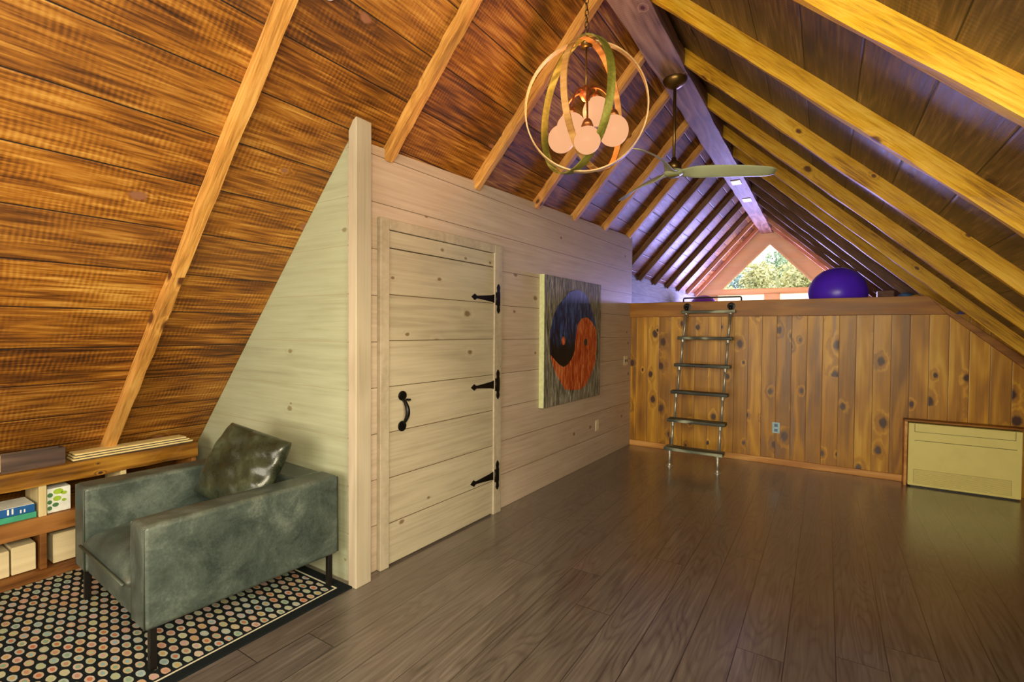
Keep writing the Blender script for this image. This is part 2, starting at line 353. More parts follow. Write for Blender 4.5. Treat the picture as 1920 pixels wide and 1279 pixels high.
def leaf_mat(name, a, b, c):
    t = NT(name); g = t.xyz(); n = t.noise(g['obj'], 2.2, 3)
    return t.set(t.ramp(n, [(0.3, a), (0.5, b), (0.7, c)]), 0.7, 0, 0.2)
M['leaf_y'] = leaf_mat('yellowing_leaves', srgb(150, 156, 116), srgb(206, 202, 150), srgb(238, 232, 196))
M['leaf_g'] = leaf_mat('pale_green_leaves', srgb(110, 138, 110), srgb(150, 172, 140), srgb(190, 204, 170))
M['leaf_b'] = leaf_mat('blue_green_leaves', srgb(96, 126, 132), srgb(136, 164, 166), srgb(176, 196, 190))
M['bark_t'] = plain('tree_bark', srgb(120, 108, 92), 0.9)
M['grass'] = plain('grass_ground', srgb(120, 134, 84), 0.9, 0, 0.1, 0.2, 2)
M['hill'] = plain('distant_hill', srgb(118, 140, 148), 0.95, 0, 0.0, 0.1, 0.3)

# ------------------------------------------------------------------ mesh helpers
class MB:
    def __init__(s, o=(0, 0, 0)):
        s.b = bmesh.new(); s.o = Vector(o)
    def _v(s, p): return s.b.verts.new(Vector(p) - s.o)
    def box(s, x0, x1, y0, y1, z0, z1, M4=None):
        P = [(x, y, z) for x in (x0, x1) for y in (y0, y1) for z in (z0, z1)]
        if M4: P = [M4 @ Vector(p) for p in P]
        v = [s._v(p) for p in P]
        for f in ((0, 1, 3, 2), (4, 6, 7, 5), (0, 4, 5, 1), (2, 3, 7, 6), (0, 2, 6, 4), (1, 5, 7, 3)):
            s.b.faces.new([v[i] for i in f])
        return s
    def prism(s, poly, a, b, axis='y'):
        """poly: 2D points; axis y -> (x,z), x -> (y,z), z -> (x,y)"""
        def p3(q, t): return (q[0], t, q[1]) if axis == 'y' else ((t, q[0], q[1]) if axis == 'x' else (q[0], q[1], t))
        A = [s._v(p3(q, a)) for q in poly]; B = [s._v(p3(q, b)) for q in poly]
        n = len(poly)
        s.b.faces.new(A); s.b.faces.new(B[::-1])
        for i in range(n): s.b.faces.new([A[i], B[i], B[(i+1) % n], A[(i+1) % n]])
        return s
    def tube(s, pts, r, n=10, closed=False, caps=True, rs=None):
        pts = [Vector(p) for p in pts]; N = len(pts); rings = []
        up = None
        for i, p in enumerate(pts):
            if closed: d = pts[(i+1) % N] - pts[i-1]
            else: d = pts[min(i+1, N-1)] - pts[max(i-1, 0)]
            d.normalize()
            if up is None:
                up = d.orthogonal().normalized()
            up = (up - d*up.dot(d)).normalized(); sd = d.cross(up)
            R = rs[i] if rs else r
            rings.append([s._v(p + (up*math.cos(2*PI*k/n) + sd*math.sin(2*PI*k/n))*R) for k in range(n)])
        for i in range(N if closed else N-1):
            a, b = rings[i], rings[(i+1) % N]
            for k in range(n): s.b.faces.new([a[k], a[(k+1) % n], b[(k+1) % n], b[k]])
        if caps and not closed:
            s.b.faces.new(rings[0][::-1]); s.b.faces.new(rings[-1])
        return s
    def lathe(s, prof, c=(0, 0, 0), n=24, M4=None):
        """prof: (r, z) pairs about the local z axis at c"""
        rings = []
        for r, z in prof:
            ring = []
            for k in range(n):
                p = Vector((r*math.cos(2*PI*k/n), r*math.sin(2*PI*k/n), z))
                if M4: p = M4 @ p
                ring.append(s._v(Vector(c)+p))
            rings.append(ring)
        for i in range(len(rings)-1):
            a, b = rings[i], rings[i+1]
            for k in range(n): s.b.faces.new([a[k], a[(k+1) % n], b[(k+1) % n], b[k]])
        s.b.faces.new(rings[0][::-1]); s.b.faces.new(rings[-1])
        return s
    def sphere(s, c, r, seg=32, ring=18, sz=1.0):
        m = Matrix.Translation(Vector(c)-s.o) @ Matrix.Diagonal((r, r, r*sz, 1))
        bmesh.ops.create_uvsphere(s.b, u_segments=seg, v_segments=ring, radius=1.0, matrix=m)
        return s
    def strap(s, pts, wdir, wid, th, cen):
        """closed flat band: width along wdir, thickness away from cen"""
        wd = Vector(wdir).normalized(); N = len(pts); R = []
        for p in pts:
            p = Vector(p); nn = (p-Vector(cen)); nn = (nn-wd*nn.dot(wd)).normalized()
            R.append([s._v(p+wd*a*wid/2+nn*b*th/2) for a, b in ((-1, -1), (1, -1), (1, 1), (-1, 1))])
        for i in range(N):
            a, b = R[i], R[(i+1) % N]
            for k in range(4): s.b.faces.new([a[k], a[(k+1) % 4], b[(k+1) % 4], b[k]])
        return s
    def build(s, name, mat, parent=None, bevel=0.0, smooth=False, sub=0, segs=2):
        bmesh.ops.recalc_face_normals(s.b, faces=s.b.faces)
        me = bpy.data.meshes.new(name); s.b.to_mesh(me); s.b.free()
        me.materials.append(mat)
        if smooth:
            for p in me.polygons: p.use_smooth = True
        o = bpy.data.objects.new(name, me); C.objects.link(o)
        if parent: o.parent = parent
        if bevel:
            m = o.modifiers.new('bevel', 'BEVEL'); m.width = bevel; m.segments = segs; m.limit_method = 'ANGLE'; m.angle_limit = 0.6
            for p in me.polygons: p.use_smooth = True
            m2 = o.modifiers.new('wn', 'WEIGHTED_NORMAL'); m2.keep_sharp = True
        if sub:
            m = o.modifiers.new('sub', 'SUBSURF'); m.levels = sub; m.render_levels = sub
        return o

def tag(o, label=None, cat=None, group=None, kind=None):
    if label: o['label'] = label
    if cat: o['category'] = cat
    if group: o['group'] = group
    if kind: o['kind'] = kind
    return o
def thing(name, label, cat, loc=(0, 0, 0), rz=0.0, group=None):
    o = bpy.data.objects.new(name, None); C.objects.link(o)
    o.empty_display_size = 0.1
    o.location = loc; o.rotation_euler = (0, 0, rz)
    return tag(o, label, cat, group)
def struct(o): o['kind'] = 'structure'; return o
def frame(o, origin, X, Y):
    X = Vector(X).normalized(); Y = Vector(Y); Y = (Y-X*Y.dot(X)).normalized(); Z = X.cross(Y); P = Vector(origin)
    o.matrix_world = Matrix(((X.x, Y.x, Z.x, P.x), (X.y, Y.y, Z.y, P.y), (X.z, Y.z, Z.z, P.z), (0, 0, 0, 1)))
    return o
def arc(c, r, a0, a1, n, e1, e2):
    c = Vector(c); e1 = Vector(e1); e2 = Vector(e2)
    return [c + e1*r*math.cos(a0+(a1-a0)*i/n) + e2*r*math.sin(a0+(a1-a0)*i/n) for i in range(n+1)]

# ------------------------------------------------------------------ the room's measures
ML, MR = 1.0945, 0.97                     # slopes of the two roof planes
AX, AZ = -1.0761, 3.7438                  # roof apex
NLn, NRn = math.hypot(1, ML), math.hypot(1, MR)
W0, WS = -2.28, 0.0366                    # white wall: x = W0 + WS*y
D = 5.95                                  # face of the pine wall
YG = 11.4                                 # far gable
zl = lambda x: AZ + ML*(x-AX)
zr = lambda x: AZ - MR*(x-AX)
wx = lambda y: W0 + WS*y

# ------------------------------------------------------------------ shell
struct(MB().box(-4.6, 1.85, -2.6, 6.05, -0.05, 0).build('floor', M['floor']))
struct(MB().box(-2.6, 1.19, 6.05, YG, 1.50, 1.58).build('floor_loft', M['base']))
def slab(name, mat, origin, Y, boxes):
    m = MB()
    for b in boxes: m.box(*b)
    return struct(frame(m.build(name, mat), origin, (0, 1, 0), Y))
slab('ceiling_left', M['ceil_l'], (AX, 0, AZ), (-1, 0, -ML), [(-2.5, YG+0.1, 0, 5.12, 0, 0.03)])
VR = (1.75-AX)*NRn
S0, S1, SV0, SV1 = -1.15, 0.85, 1.75, 2.95   # opening for the added, unseen skylight in the right slope
slab('ceiling_right', M['ceil_r'], (AX, 0, AZ), (1, 0, -MR), [(-2.5, S0, 0, VR, -0.03, 0), (S1, YG+0.1, 0, VR, -0.03, 0), (S0, S1, 0, SV0, -0.03, 0), (S0, S1, SV1, VR, -0.03, 0)])
sky = frame(MB().box(S0, S1, SV0, SV0+0.05, -0.08, 0.02).box(S0, S1, SV1-0.05, SV1, -0.08, 0.02).box(S0, S0+0.05, SV0, SV1, -0.08, 0.02).box(S1-0.05, S1, SV0, SV1, -0.08, 0.02).build('window_5', M['rafter_r']), (AX, 0, AZ), (1, 0, 0), (0, 1, 0))
frame(sky, (AX, 0, AZ), (0, 1, 0), (1, 0, -MR)); struct(sky)  # frame of the added skylight, out of view, there for the fill light
MB().box(S0+0.05, S1-0.05, SV0+0.05, SV1-0.05, -0.07, -0.06).build('pane', M['glass'], sky)

# walls
wl = MB().prism([(1.79, 0), (5.96, 0), (5.96, 2.60), (1.79, 2.48)], -0.10, 0.0, 'z')
wall_left = struct(frame(wl.build('wall_left', M['white_wall']), (W0, 0, 0), (WS, 1, 0), (0, 0, 1)))
MB().box(-2.43, wx(5.96)-0.09, 5.96, 6.02, 1.55, 2.45).build('wall_return', M['white_trim']).__setitem__('kind', 'structure')
struct(frame(MB().prism([(6.02, 1.55), (YG, 1.55), (YG, 2.27), (6.02, 2.27)], -0.08, 0.0, 'z').build('wall_loft', M['loft_wall']), (-2.43, 0, 0), (0, 1, 0), (0, 0, 1)))
struct(MB().prism([(-4.48, 0), (-2.2, 0), (-2.2, zl(-2.2)), (-3.0, zl(-3.0))], 1.79, 1.86).build('wall_closet', M['white_panel']))
struct(MB().prism([(-2.12, 0), (1.76, 0), (1.76, zr(1.76)), (1.12, 1.60), (-2.12, 1.60)], D, D+0.1).build('wall_end', M['pine']))
struct(MB().box(1.75, 1.83, -2.5, YG, 0, 1.02).build('wall_right', M['white_trim']))
# gable behind the camera, with the opening of an assumed wide window
bx0, bx1, bz0, bz1 = -2.4, 0.6, 0.58, 2.32
m = MB()
m.prism([(-4.49, 0), (1.76, 0), (1.76, bz0), (-3.95, bz0)], -2.56, -2.48)
m.prism([(-3.95, bz0), (bx0, bz0), (bx0, bz1), (-2.38, bz1)], -2.56, -2.48)
m.prism([(bx1, bz0), (1.76, bz0), (1.76, 1.0), (bx1, 2.12)], -2.56, -2.48)
m.prism([(-2.38, bz1), (0.39, bz1), (AX, AZ)], -2.56, -2.48)
struct(m.build('wall_back', M['white_trim']))
wb = struct(MB().box(bx0, bx1, -2.56, -2.46, bz0, bz0+0.06).box(bx0, bx0+0.06, -2.56, -2.46, bz0, bz1).box(bx1-0.06, bx1, -2.56, -2.46, bz0, 2.1).box(-0.93, -0.87, -2.56, -2.46, bz0, bz1).build('window_6', M['white_trim']))  # frame of the assumed window behind the camera, out of view
MB().box(bx0+0.05, bx1-0.05, -2.53, -2.52, bz0+0.05, bz1-0.05).build('pane', M['glass'], wb)

# far gable: boards round a triangular window over a row of low windows
AXG = -1.035
tri = [(-1.99, 2.33), (-0.10, 2.31), (AXG+0.015, 3.30)]
m = MB()
m.prism([(-2.45, 2.24), (-2.36, 2.24), tri[0], tri[2], (AX, AZ-0.02)], YG, YG+0.1)
m.prism([(0.45, 2.24), (AX, AZ-0.02), tri[2], tri[1], (0.2, 2.24)], YG, YG+0.1)
m.prism([(-2.36, 2.235), (0.2, 2.235), (0.2, 2.24), tri[1], tri[0], (-2.36, 2.24)], YG, YG+0.1)
m.box(-2.6, -2.06, YG, YG+0.1, 1.5, 2.24).box(-0.02, 1.15, YG, YG+0.1, 1.5, 2.24).box(-1.07, -0.86, YG, YG+0.1, 1.5, 2.24).box(-2.1, 0.0, YG, YG+0.1, 1.5, 1.62)
struct(m.build('wall_gable', M['salmon']))
def ringtri(t, k, y0, y1):
    cx = sum(p[0] for p in t)/3; cz = sum(p[1] for p in t)/3
    inn = [(cx+(p[0]-cx)*k, cz+(p[1]-cz)*k) for p in t]
    q = MB()
    for i in range(3):
        j = (i+1) % 3
        q.prism([t[i], t[j], inn[j], inn[i]], y0, y1)
    return q, inn
q, inn = ringtri(tri, 0.93, YG-0.03, YG+0.08)
w1 = struct(q.build('window_1', M['salmon']))
MB().prism(inn, YG+0.03, YG+0.04).build('pane', M['glass'], w1)
for i, (a, b) in enumerate(((-2.06, -1.07), (-0.86, -0.02))):
    wf = struct(MB().box(a, b, YG+0.0, YG+0.08, 1.62, 1.67).box(a, b, YG+0.0, YG+0.08, 2.222, 2.237).box(a, a+0.04, YG, YG+0.08, 1.62, 2.236).box(b-0.04, b, YG, YG+0.08, 1.62, 2.236).build('window_%d' % (i+2), M['salmon']))
    MB().box(a+0.04, b-0.04, YG+0.04, YG+0.05, 1.66, 2.225).build('pane', M['glass'], wf)
    MB().box(a+0.02, b-0.02, YG+0.075, YG+0.08, 1.64, 2.23).build('shade', M['shade'], wf)

# trims
struct(MB().prism([(-2.2, 0), (-2.135, 0), (-2.135, 2.565), (-2.165, 2.55), (-2.2, 2.50)], 1.755, 1.86).build('trim_1', M['white_trim'], bevel=0.004))
kn = (1.62-0.97)  # slope of the trim on the pine wall
zt = lambda x: 1.612-0.94*(x-0.92)
struct(MB().prism([(-2.075, 1.60), (0.93, 1.60), (0.79, 1.775), (-2.075, 1.775)], D-0.04, D+0.12).build('trim_2', M['beam'], bevel=0.004))
struct(MB().prism([(0.93, 1.60), (1.75, zt(1.75)), (1.75, zt(1.75)+0.125), (0.79, 1.775)], D-0.03, D+0.0).build('trim_3', M['beam'], bevel=0.003))
struct(MB().box(-2.06, 0.63, D-0.018, D, 0, 0.065).build('baseboard_end', M['base'], bevel=0.004))
struct(MB().box(0.63, 0.652, D-0.13, D, 0, 0.60).build('trim_4', M['base'], bevel=0.002))
struct(MB().box(0.63, 1.75, D-0.13, D, 0.602, 0.617).build('trim_5', M['beam'], bevel=0.002))

# ------------------------------------------------------------------ rafters and ridge
def rough_bar(y0, y1, v0, v1, w0, w1, seed, jit=0.004, n=26):
    r = random.Random(seed); m = MB(); R = []
    for i in range(n+1):
        v = v0+(v1-v0)*i/n
        j = lambda: r.uniform(-jit, jit)
        R.append([m._v((y0+j(), v, w0)), m._v((y1+j(), v, w0)), m._v((y1+j(), v, w1+j())), m._v((y0+j(), v, w1+j()))])
    for i in range(n):
        for k in range(4): m.b.faces.new([R[i][k], R[i][(k+1) % 4], R[i+1][(k+1) % 4], R[i+1][k]])
    m.b.faces.new(R[0][::-1]); m.b.faces.new(R[-1])
    return m
LY = [(1.18, 'rafter_l', 'honey-coloured rough rafter on the left slope running down behind the green armchair'),
      (2.02, 'rafter_l', 'pale yellow rough rafter whose foot meets the white wall above the plank door'),
      (2.85, 'rafter_l', 'rough left-slope rafter passing left of the hoop pendant, foot right of the door'),
      (3.675, 'rafter_l', 'rough left-slope rafter passing behind the lit globes of the hoop pendant'),
      (4.38, 'rafter_l', 'rough left-slope rafter whose foot sits above the right side of the yin-yang painting'),
      (5.10, 'rafter_l', 'rough left-slope rafter behind the lower fan blade, last but one to meet the white wall'),
      (5.82, 'rafter_l', 'rough left-slope rafter meeting the white wall at its far top corner'),
      (6.55, 'rafter_shaded', 'first left-slope rafter beyond the white wall, over the loft'),
      (7.30, 'rafter_shaded', 'second left-slope rafter over the loft beyond the end of the white wall'),
      (8.05, 'rafter_shaded', 'third left-slope rafter over the loft beyond the end of the white wall'),
      (8.80, 'rafter_shaded', 'fourth left-slope rafter over the loft, lit purple by the far window'),
      (9.57, 'rafter_shaded', 'third left-slope rafter from the triangular window, rosy lit'),
      (10.33, 'rafter_window_lit', 'second left-slope rafter from the triangular window, rosy lit'),
      (11.05, 'rafter_window_lit', 'left-slope rafter right beside the triangular window')]
for i, (y, mt, lab) in enumerate(LY):
    if y < 1.7: vend = 4.2
    elif y < 5.95: vend = (AX-wx(y))*NLn + 0.06
    else: vend = (AX+2.43)*NLn + 0.03
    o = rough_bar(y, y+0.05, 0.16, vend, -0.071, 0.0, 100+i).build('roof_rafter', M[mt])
    frame(o, (AX, 0, AZ), (0, 1, 0), (-1, 0, -ML))
    tag(o, lab, 'rafter', 'rafters on the left slope')
RY = [(2.13, 'rafter_r', 'nearest yellow rafter on the right slope, crossing the top right corner'),
      (3.04, 'rafter_r', 'second yellow rafter on the right slope counted from the near corner'),
      (3.95, 'rafter_r', 'third yellow rafter on the right slope, next below the second thick one'),
      (4.80, 'rafter_r', 'fourth yellow rafter on the right slope, last but one before the pine wall'),
      (5.62, 'rafter_r', 'right-slope rafter running just above the sloping trim of the pine wall'),
      (6.27, 'rafter_r', 'first right-slope rafter over the loft, right behind the pine wall'),
      (7.10, 'rafter_shaded', 'right-slope rafter over the loft whose foot is beside the blue bundle'),
      (7.95, 'rafter_shaded', 'third right-slope rafter over the loft, behind the big purple ball'),
      (8.75, 'rafter_shaded', 'fourth right-slope rafter over the loft, dark and thin above the ball'),
      (9.55, 'rafter_shaded', 'third right-slope rafter from the triangular window'),
      (10.30, 'rafter_window_lit', 'second right-slope rafter from the triangular window'),
      (11.05, 'rafter_window_lit', 'right-slope rafter right beside the triangular window')]
for i, (y, mt, lab) in enumerate(RY):
    vend = ((1.74 if y < 5.9 else 1.08)-AX)*NRn
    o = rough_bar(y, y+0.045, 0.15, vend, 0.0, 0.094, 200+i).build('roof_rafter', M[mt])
    frame(o, (AX, 0, AZ), (0, 1, 0), (1, 0, -MR))
    tag(o, lab, 'rafter', 'rafters on the right slope')
m = MB(); R = []
rj = random.Random(5)
for i in range(61):
    y = -2.48+(YG+2.47)*i/60
    j = lambda a=0.006: rj.uniform(-a, a)
    R.append([m._v((-1.185+j(), y, 3.48)), m._v((-0.965+j(), y, 3.48)), m._v((-0.965+j(), y, 3.62)), m._v((-1.185+j(), y, 3.62))])
for i in range(60):
    for k in range(4): m.b.faces.new([R[i][k], R[i+1][k], R[i+1][(k+1) % 4], R[i][(k+1) % 4]])
m.b.faces.new(R[0]); m.b.faces.new(R[-1][::-1])
rb = m.build('ridge_beam', M['ridge'])
tag(rb, 'broad greyish ridge beam along the top of the roof, carrying the ceiling fan', 'beam')
for i, (x, y, lab) in enumerate(((-1.075, 7.3, 'small bright metal plate under the ridge beam, nearer the fan'), (-1.07, 8.35, 'small bright metal plate under the ridge beam, nearer the far window'))):
    o = MB((x, y, 3.474)).box(x-0.06, x+0.06, y-0.10, y+0.10, 3.468, 3.4815).build('metal_plate', M['chrome'], bevel=0.002)
    o.location = (x, y, 3.474); tag(o, lab, 'plate', 'plates on the ridge beam')
# small disc fixture on the left slope at the top of the picture
det = MB().lathe([(0.0, 0.0), (0.03, 0.0), (0.032, -0.01), (0.026, -0.022), (0.012, -0.025), (0.0, -0.025)], n=24).build('smoke_detector', M['white_plastic'], smooth=True)
frame(det, (-1.853, 1.372, zl(-1.853)), (0, 1, 0), (-1, 0, -ML)); tag(det, 'small white round detector on the left ceiling slope at the top edge', 'detector')

# ------------------------------------------------------------------ door in the white wall (local: x along the wall, y up, z out of the wall)
door = struct(frame(MB().box(2.035, 3.06, 0.012, 1.905, 0.0, 0.022).box(2.035, 3.06, 1.909, 2.008, 0.0, 0.022).build('door_1', M['white_door'], bevel=0.002), (W0, 0, 0), (WS, 1, 0), (0, 0, 1)))
tr = MB().box(1.965, 2.032, 0, 2.075, 0.0, 0.034).box(3.064, 3.16, 0, 2.075, 0.0, 0.034).box(2.032, 3.064, 2.012, 2.075, 0.0, 0.034)
struct(frame(tr.build('trim_6', M['white_trim'], bevel=0.004), (W0, 0, 0), (WS, 1, 0), (0, 0, 1)))
for zc in (1.665, 1.005, 0.30):
    h = MB()
    h.prism([(3.105, zc-0.115), (3.118, zc-0.10), (3.125, zc-0.085), (3.118, zc-0.06), (3.125, zc-0.045), (3.125, zc+0.045), (3.118, zc+0.06), (3.125, zc+0.085), (3.118, zc+0.10), (3.105, zc+0.115),
             (3.092, zc+0.10), (3.085, zc+0.085), (3.092, zc+0.06), (3.085, zc+0.045), (3.085, zc-0.045), (3.092, zc-0.06), (3.085, zc-0.085), (3.092, zc-0.10)], 0.034, 0.042, 'z')
    hg = h.build('hinge', M['black_iron'], door, bevel=0.002)
    MB().prism([(3.078, zc-0.045), (3.06, zc-0.03), (3.02, zc-0.024), (2.86, zc-0.010), (2.845, zc-0.014), (2.832, zc-0.024), (2.795, zc), (2.832, zc+0.024), (2.845, zc+0.014), (2.86, zc+0.010), (3.02, zc+0.024), (3.06, zc+0.03), (3.078, zc+0.045)], 0.022, 0.031, 'z').build('strap', M['black_iron'], hg, bevel=0.002)
    MB().tube([(3.081, zc-0.048, 0.036), (3.081, zc+0.048, 0.036)], 0.008, 12).build('pin', M['black_iron'], hg, smooth=True)
hp = []
for i in range(17):
    a = i/16.0
    hp.append((2.14, 1.0-0.155*a, 0.03+0.045*math.sin(PI*a)**0.8))
hd = MB().tube(hp, 0.01, 10, rs=[0.009+0.005*math.sin(PI*i/16) for i in range(17)])
hdl = hd.build('handle', M['black_iron'], door, smooth=True)
def disc(cx, cz, rx, rz, k=20): return [(cx+rx*math.cos(2*PI*i/k), cz+rz*math.sin(2*PI*i/k)) for i in range(k)]
MB().prism(disc(2.14, 1.018, 0.032, 0.030), 0.022, 0.032, 'z').build('upper_rose', M['black_iron'], hdl, bevel=0.003)
MB().prism(disc(2.138, 0.832, 0.032, 0.032), 0.022, 0.032, 'z').build('lower_rose', M['black_iron'], hdl, bevel=0.003)
MB().box(2.17, 2.19, 0.985, 0.997, 0.022, 0.05).build('thumb_latch', M['black_iron'], hdl, bevel=0.003)

# ------------------------------------------------------------------ painting on the white wall
art = thing('painting', 'square grey canvas with a blue and orange yin-yang on the white wall', 'painting')
AO = Vector((W0, 0, 0)) + Vector((WS, 1, 0)).normalized()*3.765 + Vector((0, 0, 0.738))
frame(art, AO, (WS, 1, 0), (0, 0, 1))
MB().box(0.0, 1.167, 0.0, 1.182, 0.004, 0.055).build('canvas', M['bark'], art, bevel=0.004)
MB().box(-0.003, 0.006, -0.002, 1.184, 0.002, 0.052).build('canvas_edge', plain('pale_canvas_edge', srgb(196, 200, 150), 0.7), art)
top = [(4.321, 1.822), (4.2, 1.788), (4.109, 1.725), (3.997, 1.651), (3.937, 1.582), (3.902, 1.509), (3.868, 1.424), (3.858, 1.328), (3.864, 1.232)]
inr = [(3.865, 1.208), (3.957, 1.15), (4.032, 1.109), (4.109, 1.084), (4.187, 1.101), (4.28, 1.161), (4.328, 1.23), (4.338, 1.309), (4.358, 1.4), (4.39, 1.492), (4.47, 1.547), (4.589, 1.563), (4.698, 1.525), (4.806, 1.449)]
rgt = [(4.795, 1.498), (4.744, 1.581), (4.679, 1.662), (4.615, 1.755), (4.523, 1.803), (4.435, 1.824)]
orr = [(3.921, 1.109), (3.984, 1.019), (4.073, 0.938), (4.152, 0.868), (4.287, 0.849), (4.457, 0.839), (4.575, 0.869), (4.696, 0.97), (4.789, 1.076), (4.824, 1.23), (4.821, 1.372)]
loc = lambda L: [(a-3.765, b-0.738) for a, b in L]
MB().prism(loc(top+inr+rgt), 0.053, 0.060, 'z').build('blue_half', M['bluepaint'], art, bevel=0.0)
MB().prism(loc(orr+[inr[-1]]+inr[::-1][1:]), 0.053, 0.0585, 'z').build('orange_half', M['orange'], art)
MB().prism(loc(disc(4.10, 1.33, 0.032, 0.04)), 0.055, 0.063, 'z').build('orange_dot', M['orange'], art)
MB().prism(loc(disc(4.565, 1.31, 0.036, 0.036)), 0.055, 0.062, 'z').build('dark_dot', M['slot'], art)

# ------------------------------------------------------------------ switches and outlets
def wall_plate(name, label, cat, y, z, wd, ht, mat, kind):
    o = thing(name, label, cat); frame(o, Vector((W0, 0, 0))+Vector((WS, 1, 0)).normalized()*y+Vector((0, 0, z)), (WS, 1, 0), (0, 0, 1))
    MB().box(-wd/2, wd/2, -ht/2, ht/2, 0.0, 0.007).build('cover_plate', mat, o, bevel=0.002)
    if kind == 'switch':
        for k in (-1, 1): MB().box(k*0.025-0.007, k*0.025+0.007, -0.016, 0.016, 0.006, 0.014).build('rocker', M['slot'], o, bevel=0.001)
    else:
        for k in (-1, 1): MB().box(-0.017, 0.017, k*0.024-0.014, k*0.024+0.014, 0.006, 0.009).build('socket', M['plate_w'], o, bevel=0.001)
    return o
wall_plate('light_switch', 'ivory light switch on the white wall near the corner with the pine wall', 'switch', 5.78, 1.065, 0.11, 0.115, M['plate_w'], 'switch')
wall_plate('power_outlet', 'ivory power outlet low on the white wall below the painting', 'outlet', 4.98, 0.392, 0.075, 0.115, M['plate_w'], 'outlet')
po = thing('power_outlet', 'pale blue power outlet low on the pine wall, right of the ladder', 'outlet', (-0.441, D, 0.395))
MB().box(-0.036, 0.036, -0.007, 0, -0.058, 0.058).build('cover_plate', M['plate_b'], po, bevel=0.002)
for k in (-1, 1): MB().box(-0.016, 0.016, -0.010, -0.006, k*0.026-0.015, k*0.026+0.015).build('socket', plain('blue_socket', srgb(70, 110, 140), 0.4), po, bevel=0.001)

# ------------------------------------------------------------------ wall heater
he = thing('wall_heater', 'cream floor-standing wall heater against the pine wall at right', 'heater', (1.036, 5.87, 0))
hx0, hx1 = -0.379, 0.379
MB().box(hx0, hx1, -0.07, 0.06, 0.012, 0.592).build('body', M['heater'], he, bevel=0.008)
MB().box(hx0+0.02, hx1-0.02, -0.06, 0.06, 0.0, 0.014).build('base', M['slot'], he)
gr = MB()
for a in ((hx0+0.043, hx1-0.043, 0.512, 0.516), (hx0+0.043, hx0+0.047, 0.512, 0.588), (hx1-0.047, hx1-0.043, 0.512, 0.588)): gr.box(a[0], a[1], -0.0715, -0.06, a[2], a[3])
gr.build('control_flap_gap', M['heater_d'], he)
MB().box(hx0+0.045, hx1-0.035, -0.0715, -0.06, 0.432, 0.437).build('air_slot', M['heater_d'], he)
g = MB().box(hx0+0.04, hx1-0.06, -0.0708, -0.06, 0.035, 0.168).build('grille', plain('cream_grille_recess', srgb(196, 182, 112), 0.5), he)
gs = MB()
for k in range(12): gs.box(hx0+0.045, hx1-0.065, -0.0735, -0.07, 0.040+k*0.0105, 0.0455+k*0.0105)
gs.build('louvres', M['heater'], g)

# ------------------------------------------------------------------ loft ladder of pipes and planks
la = thing('loft_ladder', 'pipe and plank ladder leaning against the loft edge', 'ladder', (-1.14, 5.2, 0))
lo = Vector((-1.14, 5.2, 0))
ZR = [0.205, 0.49, 0.78, 1.07, 1.37, 1.67]; YR = [5.26, 5.37, 5.49, 5.61, 5.73, 5.865]
M['rung'] = wood('worn_green_black_plank', [(0.25, srgb(30, 30, 26)), (0.5, srgb(84, 90, 74)), (0.75, srgb(170, 176, 150))], u='x', v='y', w='z', width=0, gs=(4, 30), rough=0.5, bump=0.3)
for i, (z, y) in enumerate(zip(ZR, YR)):
    dp = (0.075, 0.07, 0.065, 0.058, 0.045, 0.025)[i]
    MB(lo).box(-1.43, -0.848, y-dp, y+dp, z-0.034, z).build('rung', M['rung'], la, bevel=0.006)
for sx, px in ((0, -1.375), (1, -0.90)):
    prev = (px, 5.20, 0.0)
    for i, (z, y) in enumerate(zip(ZR, YR)):
        zb = 0.0 if i == 0 else ZR[i-1]
        yb = YR[0]-0.03 if i == 0 else YR[i-1]+(0.042 if i < 5 else 0.02)
        yt = y-(0.03 if i < 4 else 0.015) if i < 5 else y
        ht = MB(lo).tube([(px, yb, zb), (px, yt, z-0.03)], 0.014, 12)
        pp = ht.build('pipe', M['steel'], la, smooth=True)
        MB(lo).lathe([(0.017, -0.02), (0.021, -0.018), (0.021, 0.012), (0.028, 0.014), (0.028, 0.021), (0.017, 0.021)], (px, yt, z-0.056), 16).build('collar', M['steel'], pp)
        if i == 0:
            MB(lo).lathe([(0.04, 0.0), (0.04, 0.006), (0.022, 0.009), (0.021, 0.03), (0.0165, 0.032)], (px, yb, 0.0), 20).build('foot_flange', M['steel'], pp)
    rot = Matrix.Rotation(PI/2, 4, 'X')
    fl = MB(lo).lathe([(0.042, 0.0), (0.042, 0.007), (0.022, 0.010), (0.020, 0.05), (0.0, 0.05)], (px, D-0.041, 1.715), 20, rot).build('wall_flange', M['black_iron'], la, smooth=False)
    MB(lo).tube([(px, 5.865, 1.665), (px, 5.865, 1.722)], 0.017, 12).build('elbow', M['black_iron'], fl, smooth=True)

ra = thing('grab_rail', 'thin dark pipe grab rail on the loft edge above the ladder', 'rail', (-1.12, 6.0, 1.775))
ro_ = Vector((-1.12, 6.0, 1.775))
pts = [(-1.44, 6.0, 1.775), (-1.44, 6.0, 1.80)] + arc((-1.422, 6.0, 1.805), 0.018, PI, PI/2, 5, (1, 0, 0), (0, 0, 1)) + arc((-0.828, 6.0, 1.805), 0.018, PI/2, 0, 5, (1, 0, 0), (0, 0, 1)) + [(-0.81, 6.0, 1.775)]
MB(ro_).tube(pts, 0.009, 10).build('rail', M['dark_pipe'], ra, smooth=True)
for x in (-1.44, -0.81): MB(ro_).lathe([(0.024, 0.0), (0.024, 0.004), (0.012, 0.006), (0.0, 0.006)], (x, 6.0, 1.775), 16).build('flange', M['dark_pipe'], ra)

